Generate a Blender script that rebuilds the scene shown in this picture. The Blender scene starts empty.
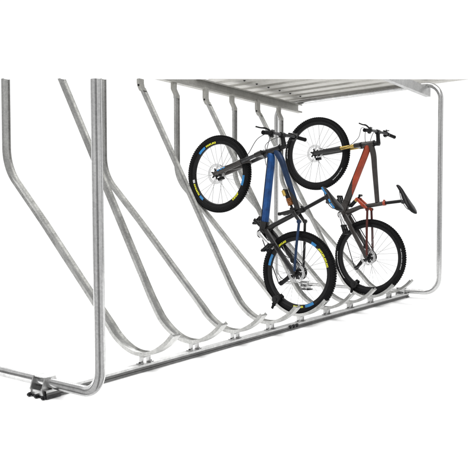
import bpy, bmesh, math, random
import numpy as np
from mathutils import Vector, Matrix
random.seed(7)
sc = bpy.context.scene
COL = sc.collection
H = 0.935                      # camera height above the floor; coordinates below are measured from the lens
PITCH, AZ = .0422, .6254
cA, sA, cp, sp = math.cos(AZ), math.sin(AZ), math.cos(PITCH), math.sin(PITCH)
RT = Vector((sA, -cA, 0)); FW = Vector((cA*cp, sA*cp, -sp)); UP = Vector((cA*sp, sA*sp, cp))
P = .45                        # slot pitch
def slot(k): return 2.7874 + (k-1)*P

# ---------------------------------------------------------------- materials
def mat(name, base, rough=.5, metal=0., noise=0., nscale=30., rvar=0., coat=0., bump=0., bscale=200., c2=None, stretch=None, spec=.5):
    m = bpy.data.materials.new(name); m.use_nodes = True
    nt = m.node_tree; b = nt.nodes['Principled BSDF']
    b.inputs['Base Color'].default_value = (*base, 1); b.inputs['Roughness'].default_value = rough
    b.inputs['Metallic'].default_value = metal; b.inputs['Coat Weight'].default_value = coat
    b.inputs['Coat Roughness'].default_value = .08; b.inputs['Specular IOR Level'].default_value = spec
    tc = nt.nodes.new('ShaderNodeTexCoord'); vec = tc.outputs['Object']
    if stretch:
        mp = nt.nodes.new('ShaderNodeMapping'); mp.inputs['Scale'].default_value = stretch
        nt.links.new(vec, mp.inputs['Vector']); vec = mp.outputs['Vector']
    if noise or rvar:
        n = nt.nodes.new('ShaderNodeTexNoise'); n.inputs['Scale'].default_value = nscale
        n.inputs['Detail'].default_value = 5; n.inputs['Roughness'].default_value = .65
        nt.links.new(vec, n.inputs['Vector'])
    if noise:
        r = nt.nodes.new('ShaderNodeValToRGB'); e = r.color_ramp.elements
        lo = c2 or tuple(c*(1-noise) for c in base); hi = tuple(min(1, c*(1+noise)) for c in base)
        e[0].position = .32; e[0].color = (*lo, 1); e[1].position = .68; e[1].color = (*hi, 1)
        nt.links.new(n.outputs['Fac'], r.inputs['Fac']); nt.links.new(r.outputs['Color'], b.inputs['Base Color'])
    if rvar:
        mr = nt.nodes.new('ShaderNodeMapRange')
        mr.inputs['To Min'].default_value = max(.03, rough-rvar); mr.inputs['To Max'].default_value = min(1, rough+rvar)
        nt.links.new(n.outputs['Fac'], mr.inputs['Value']); nt.links.new(mr.outputs['Result'], b.inputs['Roughness'])
    if bump:
        n2 = nt.nodes.new('ShaderNodeTexNoise'); n2.inputs['Scale'].default_value = bscale; n2.inputs['Detail'].default_value = 4
        bp = nt.nodes.new('ShaderNodeBump'); bp.inputs['Strength'].default_value = bump; bp.inputs['Distance'].default_value = .002
        nt.links.new(vec, n2.inputs['Vector']); nt.links.new(n2.outputs['Fac'], bp.inputs['Height']); nt.links.new(bp.outputs['Normal'], b.inputs['Normal'])
    return m
def galv(name, base, var, rough, bump=.05):
    m = mat(name, base, rough, .9, rvar=.08, nscale=14, bump=bump, bscale=40)
    nt = m.node_tree; b = nt.nodes['Principled BSDF']; tc = [n for n in nt.nodes if n.type == 'TEX_COORD'][0]
    v = nt.nodes.new('ShaderNodeTexVoronoi'); v.inputs['Scale'].default_value = 100
    n = nt.nodes.new('ShaderNodeTexNoise'); n.inputs['Scale'].default_value = 9; n.inputs['Detail'].default_value = 6
    w = nt.nodes.new('ShaderNodeMixRGB'); w.blend_type = 'ADD'; w.inputs['Fac'].default_value = .03
    nt.links.new(tc.outputs['Object'], w.inputs['Color1']); nt.links.new(n.outputs['Color'], w.inputs['Color2'])
    mp = nt.nodes.new('ShaderNodeMapping'); mp.inputs['Scale'].default_value = (1.6, 1.6, .45)
    nt.links.new(tc.outputs['Object'], mp.inputs['Vector']); nt.links.new(mp.outputs['Vector'], n.inputs['Vector']); nt.links.new(w.outputs['Color'], v.inputs['Vector'])
    bw = nt.nodes.new('ShaderNodeRGBToBW'); nt.links.new(v.outputs['Color'], bw.inputs['Color'])
    mx = nt.nodes.new('ShaderNodeMath'); mx.operation = 'MULTIPLY_ADD'; mx.inputs[1].default_value = .32
    nt.links.new(bw.outputs['Val'], mx.inputs[0])
    sc2 = nt.nodes.new('ShaderNodeMath'); sc2.operation = 'MULTIPLY'; sc2.inputs[1].default_value = .75
    nt.links.new(n.outputs['Fac'], sc2.inputs[0]); nt.links.new(sc2.outputs[0], mx.inputs[2])
    r = nt.nodes.new('ShaderNodeValToRGB'); e = r.color_ramp.elements
    e[0].position = .2; e[0].color = (*[c*(1-var) for c in base], 1); e[1].position = .8; e[1].color = (*[min(1, c*(1+var)) for c in base], 1)
    nt.links.new(mx.outputs[0], r.inputs['Fac']); nt.links.new(r.outputs['Color'], b.inputs['Base Color'])
    return m
M = dict(
    galv=galv('galvanised_steel', (.48,.48,.475), .26, .36),
    chan=galv('galvanised_channel', (.41,.41,.398), .34, .36),
    tubeg=galv('galvanised_tube', (.51,.51,.508), .24, .16, .012),
    roof=galv('weathered_zinc_sheet', (.53,.52,.49), .12, .5),
    beam=galv('weathered_zinc_beam', (.40,.395,.37), .22, .5),
    rubber=mat('tyre_rubber', (.0045,.0045,.0048), .6, noise=.35, nscale=60, bump=.3, bscale=300, spec=.09),
    black=mat('black_anodised', (.005,.005,.0055), .36, .0, noise=.3, nscale=40, rvar=.1, spec=.22),
    carbon=mat('satin_black_frame', (.011,.0105,.0105), .33, 0, noise=.3, nscale=18, spec=.3, coat=.1),
    grey=mat('charcoal_paint', (.034,.030,.028), .36, .15, noise=.25, nscale=20, coat=.12, spec=.3),
    blue=mat('blue_paint', (.008,.062,.21), .34, .3, noise=.3, nscale=9, coat=.25, c2=(.006,.028,.10), spec=.3),
    navy=mat('dark_blue_paint', (.007,.022,.060), .34, .25, noise=.35, nscale=12, coat=.12, spec=.3),
    teal=mat('cyan_blue_decal', (.012,.15,.36), .5, noise=.2),
    yellow=mat('yellow_decal', (.66,.65,.03), .5, noise=.15),
    white=mat('white_print', (.42,.42,.42), .5, noise=.08),
    red=mat('red_paint', (.27,.040,.016), .34, .1, noise=.28, nscale=10, coat=.25, spec=.3),
    maroon=mat('dark_red_paint', (.060,.011,.008), .38, .1, noise=.3, nscale=16, coat=.1, spec=.3),
    orange=mat('orange_coil', (.24,.078,.010), .4, .2, noise=.3),
    gold=mat('gold_stanchion', (.42,.29,.07), .32, .5, noise=.2),
    silver=mat('brushed_silver', (.62,.62,.62), .3, .95, noise=.12, nscale=60, rvar=.08),
    strip=mat('rail_front_shade', (.12,.12,.118), .5, .3, noise=.2, nscale=30, spec=.3),  # dark reflection of the rail front, put into the colour
    spoke=mat('steel_spoke', (.30,.30,.30), .35, .7, noise=.1),
    steel=mat('dark_steel', (.05,.05,.052), .35, .7, noise=.3, nscale=70, spec=.3),
    bolt=mat('black_bolt', (.012,.012,.013), .45, .3, noise=.25, spec=.25),
)

# ---------------------------------------------------------------- mesh helpers (lens-based coordinates)
def obj(name, bm, m, parent=None, smooth=True, origin=None):
    """one mesh object; vertices are given in lens-based coordinates and stored relative to the thing's base"""
    o = Vector(parent_origin(parent)) if parent else Vector(origin or (0,0,-H))
    bmesh.ops.translate(bm, verts=bm.verts, vec=-o)
    bmesh.ops.recalc_face_normals(bm, faces=bm.faces)
    me = bpy.data.meshes.new(name); bm.to_mesh(me); bm.free()
    for mm in (m if isinstance(m, (list, tuple)) else [m]): me.materials.append(mm)
    if smooth:
        me.polygons.foreach_set('use_smooth', [True]*len(me.polygons))
        me.set_sharp_from_angle(angle=math.radians(38))
    ob = bpy.data.objects.new(name, me); COL.objects.link(ob)
    if parent: ob.parent = parent
    else: ob.location = (o.x, o.y, o.z+H)
    ob['org'] = tuple(o)
    return ob
def parent_origin(p): return tuple(p['org'])
def thing(name, label, cat, org, group=None):
    o = bpy.data.objects.new(name, None); COL.objects.link(o); o.empty_display_size = .1
    o.location = (org[0], org[1], org[2]+H); o['org'] = tuple(org); o['label'] = label; o['category'] = cat
    if group: o['group'] = group
    return o
def ring_faces(bm, rings, closed=True, caps=True):
    n = len(rings[0])
    for a, b in zip(rings, rings[1:]):
        for i in range(n if closed else n-1):
            j = (i+1) % n
            bm.faces.new((a[i], a[j], b[j], b[i]))
    if caps and closed and n > 2:
        bm.faces.new(rings[0][::-1]); bm.faces.new(rings[-1])
def tube(bm, pts, r, seg=12, caps=True, flat=1.):
    """round tube through pts; r number or list; flat scales the section across X"""
    pts = [Vector(p) for p in pts]; n = len(pts)
    rs = r if isinstance(r, (list, tuple)) else [r]*n
    rings = []; prev = None
    for i in range(n):
        t = (pts[min(i+1, n-1)]-pts[max(i-1, 0)]).normalized()
        if prev is None:
            a = Vector((1,0,0)) if abs(t.x) < .9 else Vector((0,0,1))
        else: a = prev
        a = (a - t*a.dot(t)).normalized(); b = t.cross(a); prev = a
        rings.append([bm.verts.new(pts[i]+(a*flat*math.cos(2*math.pi*k/seg)+b*math.sin(2*math.pi*k/seg))*rs[i]) for k in range(seg)])
    ring_faces(bm, rings, True, caps)
def fillet(pts, rad, n=8):
    pts = [Vector(p) for p in pts]; out = [pts[0]]
    for a, b, c in zip(pts, pts[1:], pts[2:]):
        u = (a-b); v = (c-b); lu, lv = u.length, v.length; u.normalize(); v.normalize()
        ang = u.angle(v); d = min(rad/math.tan(ang/2), lu*.49, lv*.49)
        p0 = b+u*d; p1 = b+v*d
        rr = d*math.tan(ang/2); cen = b+(u+v).normalized()*(rr/math.sin(ang/2))
        q0 = p0-cen; q1 = p1-cen; w = q0.angle(q1)
        for i in range(n+1):
            s = i/n; out.append(cen+(q0*math.sin((1-s)*w)+q1*math.sin(s*w))/math.sin(w))
    out.append(pts[-1]); return out
def spline(pts, n=6):
    pts = [Vector(p) for p in pts]; q = [pts[0]*2-pts[1]]+pts+[pts[-1]*2-pts[-2]]; out = []
    for i in range(1, len(q)-2):
        for k in range(n):
            t = k/n; a, b, c, d = q[i-1:i+3]
            out.append(.5*((2*b)+(c-a)*t+(2*a-5*b+4*c-d)*t*t+(3*b-a-3*c+d)*t**3))
    out.append(pts[-1]); return out
def box(bm, c, size, rot=None, bev=0.):
    t = bmesh.new(); bmesh.ops.create_cube(t, size=1)
    bmesh.ops.scale(t, vec=size, verts=t.verts)
    if bev: bmesh.ops.bevel(t, geom=t.edges[:], offset=bev, segments=2, affect='EDGES', profile=.6)
    if rot is not None: bmesh.ops.transform(t, matrix=rot.to_4x4(), verts=t.verts)
    bmesh.ops.translate(t, vec=c, verts=t.verts)
    me = bpy.data.meshes.new('tmp'); t.to_mesh(me); t.free(); bm.from_mesh(me); bpy.data.meshes.remove(me)
def frame_yz(dy, dz):
    """rotation whose local Y runs along (dy,dz) in the bike's plane, local X stays X"""
    l = math.hypot(dy, dz); y = Vector((0, dy/l, dz/l)); x = Vector((1,0,0)); z = x.cross(y)
    return Matrix((x, y, z)).transposed()
def bar_yz(bm, a, b, x, wx, h0, h1=None, bev=.004, wx1=None):
    """tapered rounded bar from a to b in the YZ plane at x (x may be a pair)"""
    xa, xb = x if isinstance(x, (tuple, list)) else (x, x)
    A = Vector((xa, *a)); B = Vector((xb, *b)); h1 = h1 or h0; wx1 = wx1 or wx
    t = (B-A).normalized(); s = Vector((1,0,0)); s = (s-t*s.dot(t)).normalized(); n = s.cross(t)
    rings = []
    def sec(p, w, h):
        out = []
        for k in range(12):
            an = 2*math.pi*(k+.5)/12; c, d = math.cos(an), math.sin(an)
            c = math.copysign(abs(c)**.55, c); d = math.copysign(abs(d)**.55, d)
            out.append(bm.verts.new(p+s*c*w/2+n*d*h/2))
        return out
    for k in range(7):
        q = k/6; rings.append(sec(A.lerp(B, q), wx+(wx1-wx)*q, h0+(h1-h0)*q))
    ring_faces(bm, rings)
def disc(bm, c, r, w, seg=24, x0=None):
    x0 = c[0]-w/2
    tube(bm, [(x0, c[1], c[2]), (x0+w, c[1], c[2])], r, seg)
def lathe(bm, cen, prof, seg=64, closed=True):
    """revolve (x, r) profile about the X axis through cen"""
    cols = []
    for k in range(seg):
        a = 2*math.pi*k/seg
        cols.append([bm.verts.new((cen[0]+x, cen[1]+r*math.cos(a), cen[2]+r*math.sin(a))) for x, r in prof])
    n = len(prof)
    for k in range(seg):
        A, B = cols[k], cols[(k+1) % seg]
        for i in range(n if closed else n-1):
            j = (i+1) % n; bm.faces.new((A[i], A[j], B[j], B[i]))
def arc_plate(bm, cen, x, r0, r1, a0, a1, th=.0012, n=None):
    """curved flat mark lying on a wheel's flank; screen-left view has +Y to the left"""
    n = n or max(2, int(abs(a1-a0)/4)+1); rows = []
    for k in range(n+1):
        a = math.radians(a0+(a1-a0)*k/n)
        row = []
        for xx, rr in ((x, r0), (x, r1), (x-th, r1), (x-th, r0)):
            row.append(bm.verts.new((cen[0]+xx, cen[1]-rr*math.cos(a), cen[2]+rr*math.sin(a))))
        rows.append(row)
    ring_faces(bm, rows)

# ---------------------------------------------------------------- floor, light, camera
bm = bmesh.new(); fw = Vector((cA, sA, 0)); gr = []
for a in range(9):
    gr.append([bm.verts.new(fw*(3.21+6.6*a/8)+RT*(-4.6+9.2*c/8)+Vector((0,0,-H))) for c in range(9)])
for a in range(8):
    for c in range(8): bm.faces.new((gr[a][c], gr[a][c+1], gr[a+1][c+1], gr[a+1][c]))
floor = obj('floor', bm, mat('white_studio_floor', (.86,.86,.86), .8, noise=.01, nscale=3, spec=.2), smooth=False)
floor['kind'] = 'structure'

w = bpy.data.worlds.new('World'); sc.world = w; w.use_nodes = True
nt = w.node_tree; bg = nt.nodes['Background']
# white world, dimmed behind the camera, with unseen dark bands added to streak metal
tc = nt.nodes.new('ShaderNodeTexCoord')
fl = nt.nodes.new('ShaderNodeVectorMath'); fl.operation = 'MULTIPLY'; fl.inputs[1].default_value = (1,1,0)
nz = nt.nodes.new('ShaderNodeVectorMath'); nz.operation = 'NORMALIZE'
nt.links.new(tc.outputs['Generated'], fl.inputs[0]); nt.links.new(fl.outputs['Vector'], nz.inputs[0])
def azramp(ax, stops):
    dp = nt.nodes.new('ShaderNodeVectorMath'); dp.operation = 'DOT_PRODUCT'; dp.inputs[1].default_value = ax
    nt.links.new(nz.outputs['Vector'], dp.inputs[0])
    mr = nt.nodes.new('ShaderNodeMapRange'); mr.inputs['From Min'].default_value = -1; mr.inputs['From Max'].default_value = 1
    nt.links.new(dp.outputs['Value'], mr.inputs['Value'])
    rp = nt.nodes.new('ShaderNodeValToRGB'); e = rp.color_ramp.elements
    e[0].position, c = stops[0]; e[0].color = (c,c,c,1)
    e[1].position, c = stops[-1]; e[1].color = (c,c,c,1)
    for p_, c in stops[1:-1]: k = e.new(p_); k.color = (c,c,c,1)
    nt.links.new(mr.outputs['Result'], rp.inputs['Fac']); return rp
r1 = azramp((cA, sA, 0), [(0,.78),(.30,.70),(.44,.70),(.58,1),(1,1)])
bk = Vector((-cA,-sA,0))*.5+Vector((sA,-cA,0))*.866
r2 = azramp(tuple(bk), [(0,1),(.785,1),(.815,.06),(.875,.06),(.91,1.12),(1,1.12)])
r2b = azramp(tuple(Vector((-cA,-sA,0))*.64+Vector((-sA,cA,0))*.77), [(0,1),(.80,1),(.84,.10),(.885,.10),(.92,1),(1,1)])
m0 = nt.nodes.new('ShaderNodeMixRGB'); m0.blend_type = 'MULTIPLY'; m0.inputs['Fac'].default_value = 1
nt.links.new(r2.outputs['Color'], m0.inputs['Color1']); nt.links.new(r2b.outputs['Color'], m0.inputs['Color2']); r2 = m0
mm = nt.nodes.new('ShaderNodeMixRGB'); mm.blend_type = 'MULTIPLY'; mm.inputs['Fac'].default_value = 1
nt.links.new(r1.outputs['Color'], mm.inputs['Color1']); nt.links.new(r2.outputs['Color'], mm.inputs['Color2']); 
sx = nt.nodes.new('ShaderNodeSeparateXYZ'); nt.links.new(tc.outputs['Generated'], sx.inputs[0])
r3 = nt.nodes.new('ShaderNodeValToRGB'); e = r3.color_ramp.elements      # unseen overhead world darkened to add contrast to the metal
e[0].position = .42; e[0].color = (1,1,1,1); e[1].position = .72; e[1].color = (.36,.36,.36,1)
nt.links.new(sx.outputs['Z'], r3.inputs['Fac'])
m2 = nt.nodes.new('ShaderNodeMixRGB'); m2.blend_type = 'MULTIPLY'; m2.inputs['Fac'].default_value = 1
nt.links.new(mm.outputs['Color'], m2.inputs['Color1']); nt.links.new(r3.outputs['Color'], m2.inputs['Color2'])
nt.links.new(m2.outputs['Color'], bg.inputs['Color'])
bg.inputs['Strength'].default_value = 1.08

def area(name, loc, target, size, power):
    l = bpy.data.lights.new(name, 'AREA'); l.shape = 'RECTANGLE'; l.size, l.size_y = size; l.energy = power
    o = bpy.data.objects.new(name, l); COL.objects.link(o); o.location = loc
    o.rotation_euler = (Vector(target)-Vector(loc)).to_track_quat('-Z', 'Y').to_euler(); return o
area('fill_overhead', (-.9, 1.8, 9.), (0.4, 1.9, 0), (12.5, 12.5), 2000)  # unseen area lamp added to lift the floor to white
area('fill_back', (8.5, 9.5, 7.5), (6.5, 4.6, -.9), (6, 6), 950)  # second unseen lamp, added to brighten the far floor

cd = bpy.data.cameras.new('camera'); cam = bpy.data.objects.new('camera', cd); COL.objects.link(cam)
cam.matrix_world = Matrix(((RT.x,UP.x,-FW.x,0),(RT.y,UP.y,-FW.y,0),(RT.z,UP.z,-FW.z,H),(0,0,0,1)))
cd.sensor_width = 36; cd.lens = 36*657.04/474; cd.shift_y = 2/474; cd.clip_end = 500; cd.clip_start = .05
sc.camera = cam
sc.view_settings.view_transform = 'Standard'; sc.view_settings.look = 'None'; sc.view_settings.exposure = 0; sc.view_settings.gamma = 1
sc.render.resolution_x = sc.render.resolution_y = 1024

# ---------------------------------------------------------------- the rack
rack = thing('bike_rack', 'galvanised steel semi-vertical cycle rack of nine curved wheel channels under a ribbed sheet roof', 'bike rack', (4.45, 2.7, -.935))
TOPK = (239-79.3)/657.04       # how high the built part of the uprights reaches: the top of the picture
def ztop(x, y):                # height at which an upright standing at x, y is cut
    d0 = x*cA+y*sA
    return d0*(TOPK*cp-sp)/(cp+TOPK*sp)
def ycut(x, z):                # the roof is built from here backwards
    # P.UP = K P.FW ; solve for y
    return (z*(cp+TOPK*sp)/(TOPK*cp-sp) - x*cA)/sA
def xcut(y, z): return (z*(cp+TOPK*sp)/(TOPK*cp-sp) - y*sA)/cA

# end frames
TR = .0262
XN, XF, YF, YB, ZB = 2.10, 6.83, 2.307, 4.34, -.862
bm = bmesh.new()
pts = fillet([(XN, YF+.012, ztop(XN, YF)), (XN, YF, ZB), (XN, YB, ZB), (XN, YB, .2)], .115, 10)
tube(bm, pts, TR, 24)
obj('end_frame', bm, M['tubeg'], rack)
bm = bmesh.new()
pts = fillet([(XF, 3.2, 1.315), (XF, YF+.01, 1.335), (XF, YF+.005, ZB), (XF, YB, ZB), (XF, YB, 1.29), (XF, 3.2, 1.315)], .16, 10)
tube(bm, pts, TR, 24)
obj('end_frame', bm, M['tubeg'], rack)

# base rail: open channel facing the viewer with a lip
def prism(bm, prof, x0, x1, cut=None):
    """prof (y,z) polygon swept along X"""
    A = [bm.verts.new((x0 if cut is None else cut(y, z), y, z)) for y, z in prof]; B = [bm.verts.new((x1, y, z)) for y, z in prof]
    ring_faces(bm, [A, B])
G = -.935
bm = bmesh.new()
y0, y1, z0, z1 = 2.650, 2.698, G-.003, -.889
prism(bm, [(y0,z0),(y0,z0+.010),(y0+.005,z0+.010),(y0+.005,z0+.005),(y1-.005,z0+.005),(y1-.005,z1-.005),(y0+.005,z1-.005),(y0+.005,z1-.014),(y0,z1-.014),(y0,z1),(y1,z1),(y1,z0)], 2.06, 6.86)
base = obj('base_rail', bm, M['galv'], rack, smooth=False)
bm = bmesh.new(); zz = z0+.006  # added strip; its dark grey stands in for reflections on the rail's front
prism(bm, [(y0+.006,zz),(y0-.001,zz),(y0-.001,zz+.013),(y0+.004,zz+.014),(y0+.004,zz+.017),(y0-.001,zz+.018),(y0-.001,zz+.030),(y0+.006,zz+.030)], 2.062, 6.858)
obj('front_shade_strip', bm, M['strip'], base, smooth=False)
bm = bmesh.new()
for dx in (-.05, 0, .05): disc(bm, (4.43+dx, 2.649, -.906), .013, .012, 6); 
for dx in (-.05, 0, .05): tube(bm, [(4.43+dx, 2.640, -.902), (4.43+dx, 2.657, -.902)], .014, 6)
box(bm, (4.43, 2.652, -.908), (.15, .005, .026), bev=.001)
obj('rail_joint', bm, M['bolt'], base)

def clamp(x, y):
    """folded saddle plates holding a frame tube down on the rail"""
    b = bmesh.new()
    for dy in (-.045, .045):
        prof = [(-.044,G+.014),(-.054,G+.042),(-.032,ZB+.033),(.032,ZB+.033),(.054,G+.042),(.044,G+.014)]
        A = [b.verts.new((x+px, y+dy-.004, pz)) for px, pz in prof]; B = [b.verts.new((x+px, y+dy+.004, pz)) for px, pz in prof]
        ring_faces(b, [A, B])
    box(b, (x, y, ZB+.0295), (.062, .0819, .006), bev=.001)
    for sx in (-1, 1): box(b, (x+sx*.043, y, G+.028), (.006, .0819, .024), bev=.001)
    c = obj('tube_clamp', b, M['galv'], rack)
    for dy in (-.06, -.005, .05):
        b = bmesh.new(); tube(b, [(x-.047, y+dy, G+.012), (x-.058, y+dy, G+.012)], .011, 6); tube(b, [(x-.058, y+dy, G+.012), (x-.065, y+dy, G+.012)], .007, 10)
        obj('bolt', b, M['bolt'], c)
    b = bmesh.new(); box(b, (x, y-.01, G+.008), (.088, .13, .010), bev=.001); obj('foot_plate', b, M['steel'], c)
clamp(XN, 2.72); clamp(XF, 2.72); clamp(XF, 3.92)

# wheel channels
HOOK = [(2.977,-.700),(2.925,-.754),(2.865,-.798),(2.80,-.830),(2.735,-.846),(2.665,-.846),(2.60,-.828),(2.54,-.798),(2.48,-.755),(2.43,-.703)]
def chan_path(kind, x):
    if kind == 'V':
        up = [(4.003, 1.06), (4.003, .30), (3.089, -.589)]
        f = fillet([(x, *q) for q in up], .34, 10)
        f = f[:-1] + [Vector((x, 3.6, -.0825)), Vector((x, 3.3, -.381))]
    else:
        f = [Vector((x, 4.005-.578*t*.98, 1.06-t*.98)) for t in (0, .3, .6, .9, 1.2)]
        f += [Vector((x, 3.15, -.421))]
    h = spline([(x, 3.089, -.589) if kind == 'V' else (x, 3.053, -.588)] + [(x, *q) for q in HOOK], 4)
    return f + h
CW, CT, CTH, CFL = .054, .024, .004, .013
def channel(bm, path, cut_top):
    n = len(path); rings = []
    for i in range(n):
        t = (path[min(i+1,n-1)]-path[max(i-1,0)]).normalized()
        nrm = Vector((0, t.z, -t.y))          # towards the wheel
        if nrm.dot(Vector((0,-1,.4))) < 0 and i < n*.5: nrm = -nrm
        q_ = min(1, max(0, (-.45-path[i].z)/.3)); w = CW/2+.007*q_
        prof = [(-w,0),(w,0),(w,CT),(w-CTH,CT),(w-CTH,CFL),(-w+CTH,CFL),(-w+CTH,CT),(-w,CT)]
        co = [path[i]+Vector((px,0,0))+nrm*pn for px, pn in prof]
        if i == 0: co = [q+t*((path[0].z-q.z)/t.z) for q in co]       # sawn level at the top
        rings.append([bm.verts.new(q) for q in co])
    ring_faces(bm, rings)
kinds = 'VDVDVDVDV'
for k in range(1, 10):
    x = slot(k); kd = kinds[k-1]; path = chan_path(kd, x)
    zc = ztop(x, 4.0)
    b = bmesh.new()
    if zc < 1.06:                              # this upright leaves the top of the picture before its tab
        if kd == 'V': path[0] = Vector((x, 4.003, zc))
        else:
            zt = zc
            for _ in range(4): yy = 4.005-.578*(1.06-zt); zt = ztop(x, yy)
            path = [Vector((x, yy, zt))] + [q for q in path if q.z < zt-.02]
    channel(b, path, zc)
    ch = obj('wheel_channel', b, M['chan'], rack)
    if zc >= 1.06:                             # flattened joggled tab up to the roof beam
        b = bmesh.new(); zt = min(1.2, ztop(x, 4.05)-.002)
        if kd == 'V': pr = [(4.040, zt), (4.040, 1.12), (4.008, 1.06), (4.008, 1.03)]; hw = .026
        else: pr = [(4.026, zt), (4.026, 1.10), (4.018, 1.07), (3.995, 1.03)]; hw = .0295
        rings = []
        for y, z in pr:
            rings.append([b.verts.new((x+sx*hw, y+sy, z)) for sx, sy in ((-1,-.030),(1,-.030),(1,.004),(-1,.004))])
        ring_faces(b, rings)
        bmesh.ops.bevel(b, geom=b.edges[:], offset=.003, segments=2, affect='EDGES')
        obj('fixing_tab', b, M['beam'], ch, smooth=True)
        if kd == 'D':
            b = bmesh.new(); tube(b, [(x-.022, 4.005, 1.080), (x-.034, 4.005, 1.080)], .009, 10); tube(b, [(x-.034, 4.005, 1.080), (x-.038, 4.005, 1.080)], .006, 8)
            obj('bolt', b, M['bolt'], ch)
    b = bmesh.new()                            # bracket down to the base rail
    for sx in (-1, 1): box(b, (x+sx*.030, 2.680, -.8635), (.005, .034, .049), bev=.001)
    box(b, (x, 2.680, -.8525), (.0549, .034, .007), bev=.001)
    for sx in (-1, 1): box(b, (x+sx*.043, 2.680, -.8865), (.030, .034, .004), bev=.001)
    br = obj('bracket', b, M['galv'], ch)
    for sx in (-1, 1):
        b = bmesh.new(); tube(b, [(x+sx*.046, 2.678, -.8855), (x+sx*.046, 2.678, -.878)], .007, 6)
        obj('bolt', b, M['steel'], ch)

# roof beams, cut off where the picture ends
bm = bmesh.new()
prism(bm, [(4.06,1.176),(4.06,1.274),(4.0,1.274),(4.0,1.260),(4.006,1.260),(4.006,1.268),(4.054,1.268),(4.054,1.182),(4.006,1.182),(4.006,1.192),(4.0,1.192),(4.0,1.176)], 0, 6.87, xcut)
obj('roof_beam', bm, M['beam'], rack, smooth=False)
bm = bmesh.new()
prism(bm, [(2.44,1.21),(2.44,1.30),(2.49,1.30),(2.49,1.292),(2.448,1.292),(2.448,1.218),(2.49,1.218),(2.49,1.21)], 0, 6.87, xcut)
obj('roof_beam', bm, M['galv'], rack, smooth=False)
# ribbed sheet
bm = bmesh.new(); pit = .225; prev = None
def roof_z(y, dz): return 1.331 + (4.1-y)*.0165 + dz
xs = []; x = 6.97
rib = [(0,0),(.122,0),(.128,.042),(.214,.042),(.220,0)]
n = 0
while x - n*pit > 4.2:
    for dx, dz in rib: xs.append((x-n*pit-dx, dz))
    n += 1
for x, dz in xs:
    zc = roof_z(3., dz); ya = max(2.02, ycut(x, zc))
    ya = max(2.02, ycut(x, roof_z(ya, dz))); yb = 4.27
    if ya >= yb: break
    row = []
    for q in range(7):
        y = ya+(yb-ya)*q/6; z = roof_z(y, dz); row.append((bm.verts.new((x, y, z)), bm.verts.new((x, y, z+.0012))))
    if prev:
        for q in range(6):
            bm.faces.new((prev[q][0], prev[q+1][0], row[q+1][0], row[q][0])); bm.faces.new((prev[q][1], row[q][1], row[q+1][1], prev[q+1][1]))
        bm.faces.new((prev[0][0], row[0][0], row[0][1], prev[0][1])); bm.faces.new((prev[6][0], prev[6][1], row[6][1], row[6][0]))
    prev = row
sheet = obj('roof_sheet', bm, M['roof'], rack, smooth=False)
for n in range(12):
    x = 6.88-n*pit
    if ycut(x, 1.34) > 3.90: break
    b = bmesh.new(); tube(b, [(x, 3.90, 1.336), (x, 3.90, 1.331)], .014, 10); tube(b, [(x, 3.90, 1.331), (x, 3.90, 1.324)], .008, 8)
    obj('roof_bolt', b, M['steel'], sheet)

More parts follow.
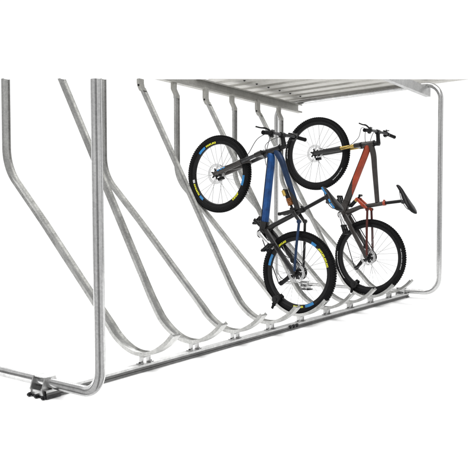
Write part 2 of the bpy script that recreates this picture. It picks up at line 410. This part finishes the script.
# ---------------------------------------------------------------- the bicycles
def wheel(root, cen, R, spec, disc_r, rear=False):
    cx, cy, cz = cen
    b = bmesh.new()                            # deep black rim
    ro, ri = R-.046, R-.078
    lathe(b, cen, [(-.015,ro),(-.0165,ro-.006),(-.013,ri+.004),(-.008,ri),(.008,ri),(.013,ri+.004),(.0165,ro-.006),(.015,ro),(.010,ro-.004),(-.010,ro-.004)], 96)
    rim = obj('wheel', b, M['black'], root)
    b = bmesh.new(); tw = .026; tr = (R-(ro-.003))/2; rc = R-tr-.002
    prof = []
    for k in range(18):
        a = 2*math.pi*k/18; prof.append((tw*math.cos(a)*(1 if abs(math.sin(a))<.9 else .95), rc+(tr-.002)*math.sin(a)))
    lathe(b, cen, prof, 112)
    nk = 104                                     # tread blocks
    for k in range(nk):
        a = 2*math.pi*k/nk
        for xo, rr, da in ((-.0075,R-.0045,0),(.0075,R-.0045,math.pi/nk),(-.0185,R-.0105,math.pi/nk*.6),(.0185,R-.0105,math.pi/nk*1.4)):
            q = a+da; y = Vector((0, math.cos(q), math.sin(q))); z = Vector((0, -math.sin(q), math.cos(q)))
            rt = Matrix((Vector((1,0,0)), y, z)).transposed()
            box(b, (cx+xo, cy+rr*math.cos(q), cz+rr*math.sin(q)), (.010, .008, .0135), rt)
    obj('tyre', b, M['rubber'], rim)
    b = bmesh.new()
    lathe(b, cen, [(-.05,.011),(-.036,.013),(-.034,.029),(-.029,.029),(-.026,.018),(.022,.018),(.025,.028),(.03,.028),(.032,.014),(.055,.011),(.055,.001),(-.05,.001)], 32)
    obj('hub', b, M['black'], rim)
    # spokes
    base = {}
    for side in (-1, 1):
        for lean in (-1, 1):
            b = bmesh.new(); a0 = lean*1.15
            tube(b, [(side*.029, .026*math.cos(a0), .026*math.sin(a0)), (side*.004, ri+.002, 0)], .0015, 6)
            base[side, lean] = b
    protos = {}
    for key, b in base.items():
        me = bpy.data.meshes.new('spoke'); b.to_mesh(me); b.free(); me.materials.append(M['spoke']); protos[key] = me
    off = Vector(cen)-Vector(parent_origin(root))
    for k in range(28):
        key = ((-1, 1)[k % 2], (-1, 1)[(k//2) % 2])
        s = bpy.data.objects.new('spoke', protos[key]); s.parent = rim; s.location = off; s.rotation_euler = (2*math.pi*k/28+.06, 0, 0)
        COL.objects.link(s)
    # brake rotor on the left (near) side
    b = bmesh.new(); xr = -.042
    for r0_, r1_ in ((disc_r-.0045, disc_r), (disc_r-.013, disc_r-.0095), (disc_r-.022, disc_r-.018)):
        lathe(b, (cx+xr, cy, cz), [(0,r1_),(0,r0_),(.0018,r0_),(.0018,r1_)], 64)
    for k in range(36):
        a = 2*math.pi*k/36
        for ra, rb, tw_ in ((disc_r-.011, disc_r-.002, .07), (disc_r-.020, disc_r-.011, -.07)):
            c2 = a+tw_; tube(b, [(cx+xr+.0009, cy+ra*math.cos(a), cz+ra*math.sin(a)), (cx+xr+.0009, cy+rb*math.cos(c2), cz+rb*math.sin(c2))], .0016, 5)
    for k in range(6):
        a = k*math.pi/3+.3; c2 = a+.5
        tube(b, [(cx+xr+.001, cy+.018*math.cos(a), cz+.018*math.sin(a)), (cx+xr+.001, cy+(disc_r-.015)*math.cos(c2), cz+(disc_r-.015)*math.sin(c2))], .003, 6)
    obj('brake_rotor', b, M['silver'], rim)
    b = bmesh.new()
    for k in range(6):
        a = k*math.pi/3+.3
        bar_yz(b, (cy, cz), (cy+.050*math.cos(a), cz+.050*math.sin(a)), cx+xr-.003, .006, .024, .011)
    disc(b, (cx+xr-.004, cy, cz), .025, .014, 20)
    tube(b, [(cx-.045, cy, cz), (cx-.075, cy, cz)], .013, 14)
    obj('rotor_carrier', b, M['black'], rim)
    if rear:
        b = bmesh.new()
        for j, rr in enumerate((.064,.058,.053,.048,.043,.038,.033,.028,.023,.019)):
            x0 = cx+.028+j*.0038; nt_ = 2*int(rr*300); ring = []
            pro = []
            for q in range(nt_*2):
                a = 2*math.pi*q/(nt_*2); r2 = rr if q % 2 else rr-.004
                pro.append((cy+r2*math.cos(a), cz+r2*math.sin(a)))
            A = [b.verts.new((x0,)+t) for t in pro]; B = [b.verts.new((x0+.0018,)+t) for t in pro]; ring_faces(b, [A, B])
        disc(b, (cx+.045, cy, cz), .017, .04, 16)
        obj('cassette', b, M['steel'], rim)
    for m, a0, a1, r0, r1, letters in spec:    # marks printed on the rim or on the tyre flank (angles as seen from the left side, 0 = right)
        b = bmesh.new(); xx = -.0162 if r1 < R-.044 else -.0262
        if not letters: arc_plate(b, cen, xx, r0, r1, a0, a1)
        else:
            a = a0; dirn = 1 if a1 > a0 else -1; i = 0
            while (a1-a)*dirn > 1.5:
                wl = random.choice((2.4, 3.0, 3.5, 4.2)); h = (r1-r0)
                arc_plate(b, cen, xx, r0, r1, a, a+dirn*wl*.34)
                t = i % 3
                if t == 0: arc_plate(b, cen, xx, r1-h*.3, r1, a+dirn*wl*.36, a+dirn*wl*.8); arc_plate(b, cen, xx, r0, r0+h*.3, a+dirn*wl*.36, a+dirn*wl*.8)
                elif t == 1: arc_plate(b, cen, xx, r0+h*.36, r1-h*.34, a+dirn*wl*.36, a+dirn*wl*.62); arc_plate(b, cen, xx, r0, r1, a+dirn*wl*.62, a+dirn*wl*.86)
                else: arc_plate(b, cen, xx, r0, r0+h*.34, a+dirn*wl*.36, a+dirn*wl*.85)
                a += dirn*wl; i += 1
        obj('rim_decal' if r1 < R-.044 else 'tyre_lettering', b, M[m], rim, smooth=False)
    return rim

def v2(a): return Vector((0, a[0], a[1]))
def bike(org, label, D):
    X = D['X']; root = thing('mountain_bike', label, 'bicycle', org, 'mountain bikes parked in the rack')
    ax, rx = D['front'], D['rear']
    f = (Vector(ax)-Vector(rx)).normalized()                 # forward in the (Y,Z) plane
    u = Vector((-f.y, f.x))                                  # the bike's own up
    if u.x > 0: u = -u
    R = D['R']
    wheel(root, (X, *ax), R, D['specF'], .088)
    wheel(root, (X, *rx), R, D['specR'], .078, True)
    # ---- frame
    bb = Vector(D['bb']); hb = Vector(D['crown']); ht = Vector(D['headtop'])
    b = bmesh.new(); hd = (ht-hb)
    tube(b, [(X, *(hb+hd*q)) for q in (.08,.2,.5,.8,1.)], [.031,.033,.029,.027,.028], 18)
    ht_bm = b; b = bmesh.new()
    # seat tube and its upper part
    st0, st1 = Vector(D['st'][0]), Vector(D['st'][1])
    tube(b, [(X, *bb), (X, *bb.lerp(st0, .5)), (X, *st0), (X, *st1)], [.028,.024,.021,.020], 14)
    disc(b, (X, *bb), .036, .092, 22); disc(b, (X+.012, *(bb-f*.01+u*.012)), .052, .05, 22)
    bar_yz(b, bb, Vector(D['dt'][1]), X, .07, .06, .075)
    fr = obj('frame', b, M[D['c_frame']], root)
    obj('head_tube', ht_bm, M[D['c_frame']], fr)
    d0, d1 = Vector(D['dt'][0]), Vector(D['dt'][1])
    b = bmesh.new(); pth = [hb.lerp(ht, D.get('dt_top', .32)), d0, d0.lerp(d1, .35), d0.lerp(d1, .7), d1, d1.lerp(bb, .7)]
    sp_ = spline([(X, *q) for q in pth], 26); tube(b, sp_, [D['dt_r']+.002*min(1, i/46) for i in range(len(sp_))], 36, flat=.84)
    dd = (d1-d0); dl = dd.length; dd = dd.normalized(); sd1 = Vector((-dd.y, dd.x)); sd1 = sd1 if sd1.x > 0 else -sd1
    for fc in b.faces:
        c = fc.calc_center_median(); q = Vector((c.y, c.z))-d0
        if q.dot(dd)/dl + D['slant']*q.dot(sd1)/.037 > D['split']: fc.material_index = 1
    obj('down_tube', b, [M[D['c_down']], M[D['c_down2']]], fr)
    t0, t1 = Vector(D['tt'][0]), Vector(D['tt'][1])
    b = bmesh.new(); q = [hb.lerp(ht, .72), t0, t0.lerp(t1, .3), t0.lerp(t1, .65), t1]
    sp_ = spline([(X, *k) for k in q], 8); tube(b, sp_, [D['tt_r']-.0003*i*D['tt_taper'] for i in range(len(sp_))], 20, flat=.85)
    td = t1-t0; tl = td.length; td = td.normalized(); ts = Vector((-td.y, td.x)); ts = ts if ts.x > 0 else -ts
    for fc in b.faces:
        c = fc.calc_center_median(); qq = Vector((c.y, c.z))-t0
        if qq.dot(td)/tl + .25*qq.dot(ts)/.03 > D.get('tt_split', 2): fc.material_index = 1
    obj('top_tube', b, [M[D['c_top']], M[D['c_frame']]], fr)
    # headset cups and hoses clipped along the frame
    b = bmesh.new()
    for q_ in (.10, .98): tube(b, [(X, *(hb+hd*(q_-.025))), (X, *(hb+hd*(q_+.025)))], .0345 if q_ < .5 else .0305, 20)
    obj('headset_ring', b, M['black'], fr)
    b = bmesh.new(); sdv = Vector((-(d1-d0).y, (d1-d0).x)).normalized(); sdv = sdv if sdv.x > 0 else -sdv
    pl = [hb.lerp(ht, .5)+sdv*.024, d0+sdv*.024, d0.lerp(d1, .5)+sdv*.025, d1+sdv*.025, bb+sdv*.02]
    tube(b, spline([(X-.022, *k) for k in pl], 6), .0027, 8)
    obj('frame_hose', b, M['black'], fr)
    for m, who, s0, s1, off in D.get('marks', ()):           # small printed marks on the tubes' left side
        a, c = (d0, d1) if who == 'dt' else (t0, t1)
        b = bmesh.new(); n = 5
        for i in range(n):
            A = a.lerp(c, s0+(s1-s0)*i/n); B = a.lerp(c, s0+(s1-s0)*(i+.62)/n)
            bar_yz(b, A, B, X-off, .003, .022, .018)
        obj('printed_mark', b, M[m], fr)
    # ---- seat post, collar, saddle
    st2 = Vector(D['st'][2])
    b = bmesh.new(); tube(b, [(X, *st1), (X, *st2)], .0155, 14); obj('seat_post', b, M['black'], root)
    b = bmesh.new(); dv = (st2-st1).normalized(); c0 = st1-dv*.005
    tube(b, [(X, *(c0-dv*.012)), (X, *(c0+dv*.012))], .0235, 16)
    tube(b, [(X-.012, *(c0+Vector((dv.y,-dv.x))*.028)), (X+.012, *(c0+Vector((dv.y,-dv.x))*.028))], .006, 8)
    obj('seat_collar', b, M[D['c_collar']], root)
    s0, s1 = Vector(D['sad'][0]), Vector(D['sad'][1]); sf = (s0-s1); sl = sf.length; sf.normalize(); su = Vector((-sf.y, sf.x))
    if su.dot(st2-st1) < 0: su = -su
    b = bmesh.new(); rings = []
    for q, wd, hh, lift in ((0,.006,.006,.012),(.03,.05,.020,.010),(.10,.105,.030,.006),(.22,.138,.036,.002),(.36,.128,.036,-.001),(.5,.092,.034,0),(.65,.058,.032,.002),(.8,.044,.030,.003),(.92,.038,.026,0),(.98,.028,.018,-.006),(1.,.006,.006,-.010)):
        c = s1+sf*sl*q+su*lift; ring = []
        for k in range(14):
            a = 2*math.pi*k/14; ca, sa_ = math.cos(a), math.sin(a)
            y = hh*.5*sa_ if sa_ > 0 else hh*.9*sa_*(.45+.55*abs(ca))
            p2 = c+su*y; ring.append(b.verts.new((X+wd/2*math.copysign(abs(ca)**.8, ca), *p2)))
        rings.append(ring)
    ring_faces(b, rings); sd = obj('saddle', b, M[D.get('c_sad','black')], root)
    b = bmesh.new()
    for sx in (-1, 1):
        pr = [s1+sf*sl*.16-su*.014, s1+sf*sl*.30-su*.036, s1+sf*sl*.58-su*.036, s1+sf*sl*.84-su*.008]
        tube(b, spline([(X+sx*(.03-.006*i), *k) for i, k in enumerate(pr)], 4), .0035, 8)
    c = st2+(s1+sf*sl*.45-su*.036-st2)*.8
    tube(b, [(X-.03, *c), (X+.03, *c)], .013, 12); tube(b, [(X, *st2), (X, *c)], .014, 10)
    obj('saddle_rails', b, M['steel'], sd)
    if D.get('sad_mark'):
        b = bmesh.new()
        for q0, q1, wd in ((.16,.34,.0),(.38,.5,.0),(.70,.97,.0)):
            for sx in (-1,):
                A = s1+sf*sl*q0-su*.003; B = s1+sf*sl*q1-su*.003
                xa, xb = {.16:(X-.0655,X-.067), .38:(X-.062,X-.047), .70:(X-.026,X-.017)}[q0]; bar_yz(b, A, B, (xa, xb), .008, .014, .012)
            obj('printed_mark', b, M[D['sad_mark']], sd); b = bmesh.new()
        b.free()
    # ---- fork
    A = Vector(ax); dirf = (hb-A).normalized(); nf = Vector((-dirf.y, dirf.x))
    b = bmesh.new()
    for sx in (-1, 1): tube(b, [(X+sx*.062, *A.lerp(hb, .55)), (X+sx*.062, *hb)], .0165, 14)
    bar_yz(b, hb-nf*.02, hb+nf*.02, X, .150, .050, .050)
    for sx in (-1, 1): tube(b, [(X+sx*.062, *(hb-dirf*.035)), (X+sx*.062, *(hb+dirf*.028))], .0225, 14)
    fk = obj('fork', b, M[D['c_crown']], root)
    b = bmesh.new()
    for sx in (-1, 1): tube(b, [(X+sx*.062, *A.lerp(hb, D['stan'])), (X+sx*.062, *(hb-dirf*.036))], .0172, 16)
    obj('stanchions', b, M[D['c_stan']], fk)
    for sx in (-1, 1):
        b = bmesh.new(); low = A-dirf*.012
        tube(b, [(X+sx*.058, *low), (X+sx*.060, *(A+dirf*.05)), (X+sx*.062, *A.lerp(hb, .3)), (X+sx*.062, *A.lerp(hb, D['stan']-.02)), (X+sx*.062, *A.lerp(hb, D['stan']))], [.017,.021,.023,.0245,.0235], 16)
        bar_yz(b, A+dirf*.03, A-dirf*.012, X+sx*.054, .016, .034, .030)
        if sx < 0:
            tube(b, [(X-.055, *A), (X-.078, *A)], .012, 12)
        lg = obj('fork_leg', b, M[D['c_leg']], fk)
        for m, q0, q1 in D['fork_marks'] if sx < 0 else ():
            b = bmesh.new(); n = max(1, int((q1-q0)*18))
            for i in range(n):
                of = nf*(.010 if nf.y > 0 else -.010)*(m == 'teal'); a_ = A.lerp(hb, q0+(q1-q0)*i/n)+of; c_ = A.lerp(hb, q0+(q1-q0)*(i+.65)/n)+of
                bar_yz(b, a_, c_, X-.0815, .006, .012, .010)
            obj('printed_mark', b, M[m], lg)
    ar = A.lerp(hb, D['stan']-.03)+nf*(-.012 if nf.dot(u) > 0 else .012)
    b = bmesh.new(); tube(b, spline([(X-.062, *ar), (X-.045, *(ar+dirf*.035)), (X, *(ar+dirf*.05)), (X+.045, *(ar+dirf*.035)), (X+.062, *ar)], 5), .011, 10)
    obj('fork_arch', b, M[D['c_leg']], fk)
    def caliper(c, ang, m):
        b = bmesh.new(); rt = frame_yz(math.cos(ang), math.sin(ang))
        box(b, (X-.047, *c), (.040, .052, .026), rt, .005); box(b, (X-.058, c[0]+.01, c[1]-.004), (.018, .026, .020), rt, .004)
        tube(b, [(X-.069, *c), (X-.029, *c)], .011, 12)
        obj('brake_caliper', b, M[m], root)
    caliper(A-f*.072+u*.012, math.atan2(dirf.y, dirf.x), 'black')
    # ---- stem, handlebar
    stp = Vector(D['stemtop']); hbr = Vector(D['bar'])
    b = bmesh.new(); tube(b, [(X, *ht.lerp(hb, .1)), (X, *(stp+(stp-hb).normalized()*.012))], [.0235,.0205], 16)
    tube(b, [(X, *stp), (X, *stp.lerp(hbr, .5)), (X, *hbr)], [.021,.018,.020], 14, flat=1.1)
    tube(b, [(X-.026, *hbr), (X+.026, *hbr)], .023, 16)
    obj('stem', b, M['black'], root)
    back = -f*.028; rise = u*.012
    W_ = D['bw']
    bp = [(-.365, hbr+back+rise), (-.2, hbr+back*.45+rise), (-.09, hbr+rise*.4), (0, hbr), (.09, hbr+rise*.4), (.2, hbr+back*.45+rise), (.365, hbr+back+rise)]
    b = bmesh.new(); tube(b, spline([(X+d*W_, *q) for d, q in bp], 5), [.011+.0035*math.exp(-((i-15)/7.)**2) for i in range(31)], 12)
    hb_o = obj('handlebar', b, M[D['c_bar']], root)
    for sx in (-1, 1):
        pe = hbr+back+rise; pi = hbr+back*.55+rise
        b = bmesh.new(); E_ = Vector((X+sx*.368*W_, *pe)); I_ = Vector((X+sx*(.368*W_-.118), *pi)); n = 14
        tube(b, [I_.lerp(E_, i/n) for i in range(n+1)], [.0165 if i % 2 else .0155 for i in range(n)]+[.0175], 12)
        obj('grip', b, M['rubber'], hb_o)
        b = bmesh.new(); C_ = I_.lerp(E_, -.22); fv = Vector((0, *f)); dn = Vector((0, *(-u)))
        tube(b, [C_-Vector((sx*.012,0,0)), C_+Vector((sx*.012,0,0))], .0185, 12)
        tube(b, [C_+fv*.012, C_+fv*.030+Vector((-sx*.03,0,0)), C_+fv*.034+Vector((-sx*.065,0,0))], [.012,.011,.008], 10)
        lv = [C_+fv*.026, C_+fv*.055+Vector((sx*.03,0,0))+dn*.004, C_+fv*.062+Vector((sx*.085,0,0))+dn*.012, C_+fv*.072+Vector((sx*.135,0,0))+dn*.016]
        tube(b, spline(lv, 5), [.0075]*8+[.006]*6+[.0055,.0065], 8)
        box(b, C_+dn*.026+Vector((-sx*.02,0,0)), (.045,.026,.018), frame_yz(*f), .004)
        obj('brake_lever', b, M['black'], hb_o)
    # ---- rear triangle
    rxv = Vector(rx); pv = bb+(Vector(D['pivot'])-bb)
    b = bmesh.new()
    for sx in (-1, 1):
        bar_yz(b, pv, pv.lerp(rxv, .45), (X+sx*.030, X+sx*.056), .024, .052, .040, wx1=.020)
        bar_yz(b, pv.lerp(rxv, .44), rxv, (X+sx*.056, X+sx*.070), .020, .040, .044, wx1=.016)
    tube(b, [(X-.04, *pv), (X+.04, *pv)], .020, 14); tube(b, [(X-.082, *rxv), (X+.082, *rxv)], .010, 12)
    obj('swingarm', b, M[D['c_swing']], root)
    rk0, rk1, rk2 = (Vector(q) for q in D['rock'])
    for sx, cc in ((-1, D['c_ss'][0]), (1, D['c_ss'][1])):
        b = bmesh.new(); e2 = rxv.lerp(rk1, .04)
        tube(b, spline([(X+sx*.048, *rk1), (X+sx*.050, *rk1.lerp(e2, .12)), (X+sx*.064, *rk1.lerp(e2, .5)), (X+sx*.070, *e2)], 5), .0115, 12, flat=.75)
        tube(b, [(X+sx*.040, *rk1), (X+sx*.058, *rk1)], .017, 14)
        obj('seat_stay', b, M[cc], root)
    b = bmesh.new()
    for sx in (-1, 1):
        bar_yz(b, rk0, rk2, X+sx*.038, .012, .024, .036); bar_yz(b, rk2, rk1, X+sx*.038, .012, .036, .024)
        for q in (rk0, rk2, rk1): tube(b, [(X+sx*.030, *q), (X+sx*.049, *q)], .014, 12)
    tube(b, [(X-.036, *rk2), (X+.036, *rk2)], .012, 12)
    obj('rocker_link', b, M[D['c_rock']], root)
    h0, h1 = Vector(D['shock'][0]), Vector(D['shock'][1]); hv = (h1-h0)
    b = bmesh.new(); tube(b, [(X, *h0), (X, *(h0+hv*.5))], .019, 16); tube(b, [(X, *(h0+hv*.5)), (X, *h1)], .010, 12)
    for q in (h0, h1): tube(b, [(X-.026, *q), (X+.026, *q)], .011, 12)
    sh = obj('shock_absorber', b, M['black'], root)
    b = bmesh.new(); L = hv.length; dv = hv.normalized(); sd_ = Vector((dv.y, -dv.x))
    if D['shock_coil']:
        cp_ = []
        for i in range(97):
            a = 2*math.pi*5*i/96; c = h0+hv*(.42+.38*i/96)+sd_*.0195*math.cos(a); cp_.append((X+.0195*math.sin(a), *c))
        tube(b, cp_, .0052, 8); obj('spring', b, M['orange'], sh)
        b = bmesh.new(); tube(b, [(X-.040, *(h0+hv*.02)), (X-.040, *(h0+hv*.30))], .013, 14); obj('shock_reservoir', b, M['gold'], sh)
    else:
        tube(b, [(X, *(h0+hv*.5)), (X, *(h0+hv*.56))], .0196, 16); obj('seal_ring', b, M['gold'], sh)
    caliper(rxv+(rk1-rxv).normalized()*.075+(f*.034), math.atan2(f.y, f.x), 'black')
    # ---- cranks and drive train (chain on the far, right side)
    cdv = Vector(D['crank']).normalized()*.172
    for sx, s in ((-1, 1), (1, -1)):
        tip = bb+cdv*s; b = bmesh.new()
        bar_yz(b, bb-cdv*s*.06, bb.lerp(tip, .5), (X+sx*.058, X+sx*.070), .018, .040, .026, wx1=.014)
        bar_yz(b, bb.lerp(tip, .48), tip+cdv*s*.08, (X+sx*.070, X+sx*.076), .014, .026, .028, wx1=.013)
        tube(b, [(X+sx*.05, *bb), (X+sx*.070, *bb)], .019, 16)
        cr = obj('crank_arm', b, M['silver' if (sx < 0 and D['c_crank'] == 'silver') else D['c_crank2']], root)
        b = bmesh.new(); tube(b, [(X+sx*.08, *tip), (X+sx*.178, *tip)], .0085, 10)
        pf = Vector(D['pedal']).normalized(); pn = Vector((-pf.y, pf.x))
        for s2 in (-1, 1):
            c = tip+pf*s2*.043; tube(b, [(X+sx*.092, *c), (X+sx*.180, *c)], .0075, 8)
        for xo in (.092, .136, .180):
            bar_yz(b, tip-pf*.047, tip+pf*.047, X+sx*xo, .010, .018, .018)
        for xo in (.098, .115, .155, .174):
            for s2 in (-1, 1):
                for s3 in (-1, 1):
                    c = tip+pf*s2*.038; tube(b, [(X+sx*xo, *c), (X+sx*xo, *(c+pn*s3*.016))], .0028, 6)
        obj('pedal', b, M['black'], cr)
    b = bmesh.new(); xc = X+.050; nt_ = 68; pro = []
    for q in range(nt_):
        a = 2*math.pi*q/nt_; r2 = .070 if q % 2 else .064; pro.append((bb.x+r2*math.cos(a), bb.y+r2*math.sin(a)))
    A_ = [b.verts.new((xc,)+t) for t in pro]; B_ = [b.verts.new((xc+.003,)+t) for t in pro]; ring_faces(b, [A_, B_])
    obj('chainring', b, M['steel'], root)
    # derailleur and chain
    jk = Vector(D['jockey']); hg = rxv-u*.032-f*.01; jk0 = jk.lerp(hg, .55)+f*.03
    b = bmesh.new(); bar_yz(b, rxv, hg, X+.078, .008, .02); bar_yz(b, hg, jk0, (X+.084, X+.066), .026, .034, .028)
    for xo in (.050, .066): bar_yz(b, jk0, jk, X+xo, .004, .030, .026)
    for q in (jk0, jk): disc(b, (X+.058, *q), .020, .010, 20)
    obj('rear_derailleur', b, M['black'], root)
    b = bmesh.new(); cu = u*.060; cl = -u*.066
    path = [bb+cu, rxv+u*.045]
    wrap = [bb+f*.066*math.sin(k*math.pi/8)+u*.064*math.cos(k*math.pi/8) for k in range(9)]
    wrap2 = [rxv-f*.045*math.sin(k*math.pi/6)*1+u*.045*math.cos(k*math.pi/6) for k in range(4)]
    for a_, c_ in list(zip(wrap, wrap[1:]))+list(zip(wrap2, wrap2[1:]))+[(wrap2[-1], jk0+u*.01-f*.018),(jk0-f*.018+u*.01, jk0-f*.018)]+list(((bb+cu, rxv+u*.045), (bb+cl, jk-u*.016+f*.012), (jk0-f*.018, jk-f*.018), (jk-f*.018, jk-u*.016+f*.012))):
        L = (c_-a_).length; n = max(2, int(L/.0127))
        for i in range(n):
            p0 = a_.lerp(c_, i/n); p1 = a_.lerp(c_, (i+1.04)/n)
            bar_yz(b, p0, p1, X+(.052 if i % 2 else .0525), .0062 if i % 2 else .0048, .0085, .0085)
    obj('chain', b, M['steel'], root)
    for pts in D['hoses']:
        b = bmesh.new(); tube(b, spline([(X+q[0], q[1], q[2]) for q in pts], 7), .0026, 8); obj('brake_hose', b, M[D.get('c_hose','black')], root)
    b = bmesh.new(); tube(b, spline([(X-.040, *(bb+u*.03)), (X-.060, *(bb.lerp(rxv, .3)+u*.045)), (X-.072, *(bb.lerp(rxv, .65)+u*.045)), (X-.062, *(rxv+(rk1-rxv).normalized()*.10+f*.02))], 7), .0026, 8)
    obj('brake_hose', b, M['black'], root)
    b = bmesh.new(); tube(b, spline([(X+.07, *(bb+u*.02)), (X+.085, *(bb.lerp(rxv, .6)-u*.05)), (X+.09, *(rxv-u*.10-f*.03)), (X+.075, *(hg-f*.01))], 7), .0024, 8)
    obj('shift_cable', b, M['black'], root)
    return root

def arcs(*a): return list(a)
R1 = .338; X1 = slot(5)
def rimspec(lst, R):
    return [(m, a0, a1, R-.0735+(.004 if let else 0), R-.051-(.003 if let else 0), let) for m, a0, a1, let in lst]
D1 = dict(X=X1, R=R1, front=(3.507,.325), rear=(2.697,-.496),
    crown=(3.045,.475), headtop=(2.872,.520), stemtop=(2.838,.530), bar=(2.858,.621),
    dt=((2.962,.430),(3.024,-.085)), split=.97, slant=0, dt_r=.0315, tt_r=.030, tt_split=.60, tt=((2.862,.415),(2.708,.012)), tt_taper=.9, bb=(3.040,-.185),
    st=((2.930,-.112),(2.655,.015),(2.452,.112)), sad=((2.485,.195),(2.318,-.005)),
    rock=((2.856,-.022),(2.668,-.082),(2.735,.000)), shock=((2.826,.170),(2.758,.020)), shock_coil=True, pivot=(2.990,-.165),
    crank=(-.156,-.123), pedal=(.62,-.5), jockey=(2.90,-.60), stan=.62,
    bw=.88, c_frame='carbon', c_down='blue', c_down2='blue', c_top='navy', c_collar='black', c_crown='carbon', c_stan='steel', c_leg='grey',
    c_bar='steel', c_swing='carbon', c_ss=('navy','carbon'), c_rock='carbon', c_crank='silver', c_crank2='black', sad_mark='teal',
    fork_marks=(('teal',.10,.30),), marks=(),
    specF=rimspec([('yellow',95,119,True),('teal',121,138,False),('white',189,195,False),('yellow',197,221,True),('teal',223,233,False),('yellow',305,325,True),('teal',338,356,False)], R1),
    specR=rimspec([('yellow',114,136,True),('teal',150,170,False),('yellow',12,48,True),('teal',53,63,False),('yellow',262,280,True),('teal',285,302,False)], R1),
    hoses=[[(-.20,2.86,.625),(-.17,2.99,.58),(-.12,3.11,.475),(-.085,3.20,.43),(-.082,3.38,.385),(-.06,3.45,.40)],
           [(-.18,2.85,.61),(-.12,2.92,.53),(-.05,2.99,.44),(-.02,3.0,.38)],
           [(.18,2.85,.61),(.1,2.93,.55),(.03,2.96,.48),(0.,2.95,.42)],
           [(.2,2.85,.62),(.12,2.98,.62),(0,3.02,.55),(-.04,2.97,.46)]])
bike((X1, 2.70, -.84), 'blue and black full suspension mountain bike with yellow and blue decals on its wheel rims', D1)

R2 = .370; X2 = slot(8)
def lt(lst, R): return [('white', a0, a1, R-.0365, R-.0295, True) for a0, a1 in lst]
D2 = dict(X=X2, R=R2, front=(3.283,.586), rear=(2.692,-.446),
    crown=(2.800,.640), headtop=(2.652,.656), stemtop=(2.612,.648), bar=(2.620,.760),
    dt=((2.735,.585),(2.940,.100)), split=.66, slant=.22, dt_r=.032, dt_top=.5, tt_r=.030, tt=((2.662,.545),(2.618,.085)), tt_taper=.8, bb=(2.985,-.032),
    st=((2.800,.040),(2.540,.078),(2.375,.096)), sad=((2.415,.255),(2.238,-.030)),
    rock=((2.815,.120),(2.700,.018),(2.752,.060)), shock=((2.90,.05),(2.795,.155)), shock_coil=False, pivot=(2.945,-.04),
    crank=(-.121,-.193), pedal=(.3,.9), jockey=(2.860,-.565), stan=.62,
    bw=.95, c_frame='grey', c_down='red', c_down2='grey', c_top='grey', c_collar='red', c_crown='carbon', c_stan='gold', c_leg='carbon',
    c_bar='steel', c_swing='grey', c_ss=('maroon','maroon'), c_rock='red', c_crank='silver', c_crank2='black',
    fork_marks=(('orange',.34,.38),('white',.42,.58)), marks=(), c_hose='black',
    specF=lt([(306,334),(168,188)], R2), specR=lt([(342,378),(172,222)], R2),
    hoses=[[(-.20,2.63,.76),(-.15,2.72,.79),(-.1,2.78,.70),(-.09,2.92,.62),(-.084,3.1,.615),(-.06,3.22,.63)],
           [(-.18,2.62,.75),(-.1,2.70,.76),(-.03,2.735,.68),(0,2.725,.61)],
           [(.18,2.62,.75),(.08,2.68,.78),(.02,2.70,.70),(0.,2.70,.62)]])
bike((X2, 2.692, -.816), 'red and charcoal full suspension mountain bike with gold fork tubes, behind the blue bike', D2)

# ---------------------------------------------------------------- straps and pads that hold the tyres
for X, (sy, sz), (py, pz), cen, R in ((X1, (2.915,-.765), (3.245,-.436+.02), (2.700,-.499), R1), (X2, (2.860,-.765), (3.49,.20), (2.692,-.446), R2)):
    d = Vector((cen[0]-sy, cen[1]-sz)).normalized(); tq = Vector((d.y, -d.x))
    c0 = Vector((sy, sz))
    t = thing('wheel_strap', 'black ratchet strap holding the rear tyre of the %s bike to its channel' % ('blue' if X == X1 else 'red'), 'strap', (X, sy, sz), 'ratchet straps round the rear tyres')
    b = bmesh.new(); loop = []
    for px, pn in ((-.034,-.010),(.034,-.010),(.036,.03),(.032,.075),(.012,.094),(-.012,.094),(-.032,.075),(-.036,.03)):
        loop.append(Vector((X+px, *(c0+d*pn))))
    rings = []
    for p in loop+[loop[0]]:
        off = (p-Vector((X, *(c0+d*.04)))).normalized()*.003
        rings.append([b.verts.new(p+Vector((0, *(tq*s)))+off*e) for s, e in ((-.015,0),(.015,0),(.015,1),(-.015,1))])
    ring_faces(b, rings, True, False); obj('webbing', b, M['rubber'], t)
    b = bmesh.new(); c = c0+d*.055
    tube(b, [(X-.062, *c), (X-.038, *c)], [.034,.036], 18); tube(b, [(X-.070, *c), (X-.062, *c)], [.012,.016], 12)
    obj('ratchet', b, M['black'], t)
    b = bmesh.new(); e0 = c0+d*.02
    bar_yz(b, e0, e0-d*.03+Vector((.006,-.03)), X-.040, .005, .028, .022); obj('strap_tail', b, M['rubber'], t)

for o in bpy.data.objects:
    if 'org' in o: del o['org']
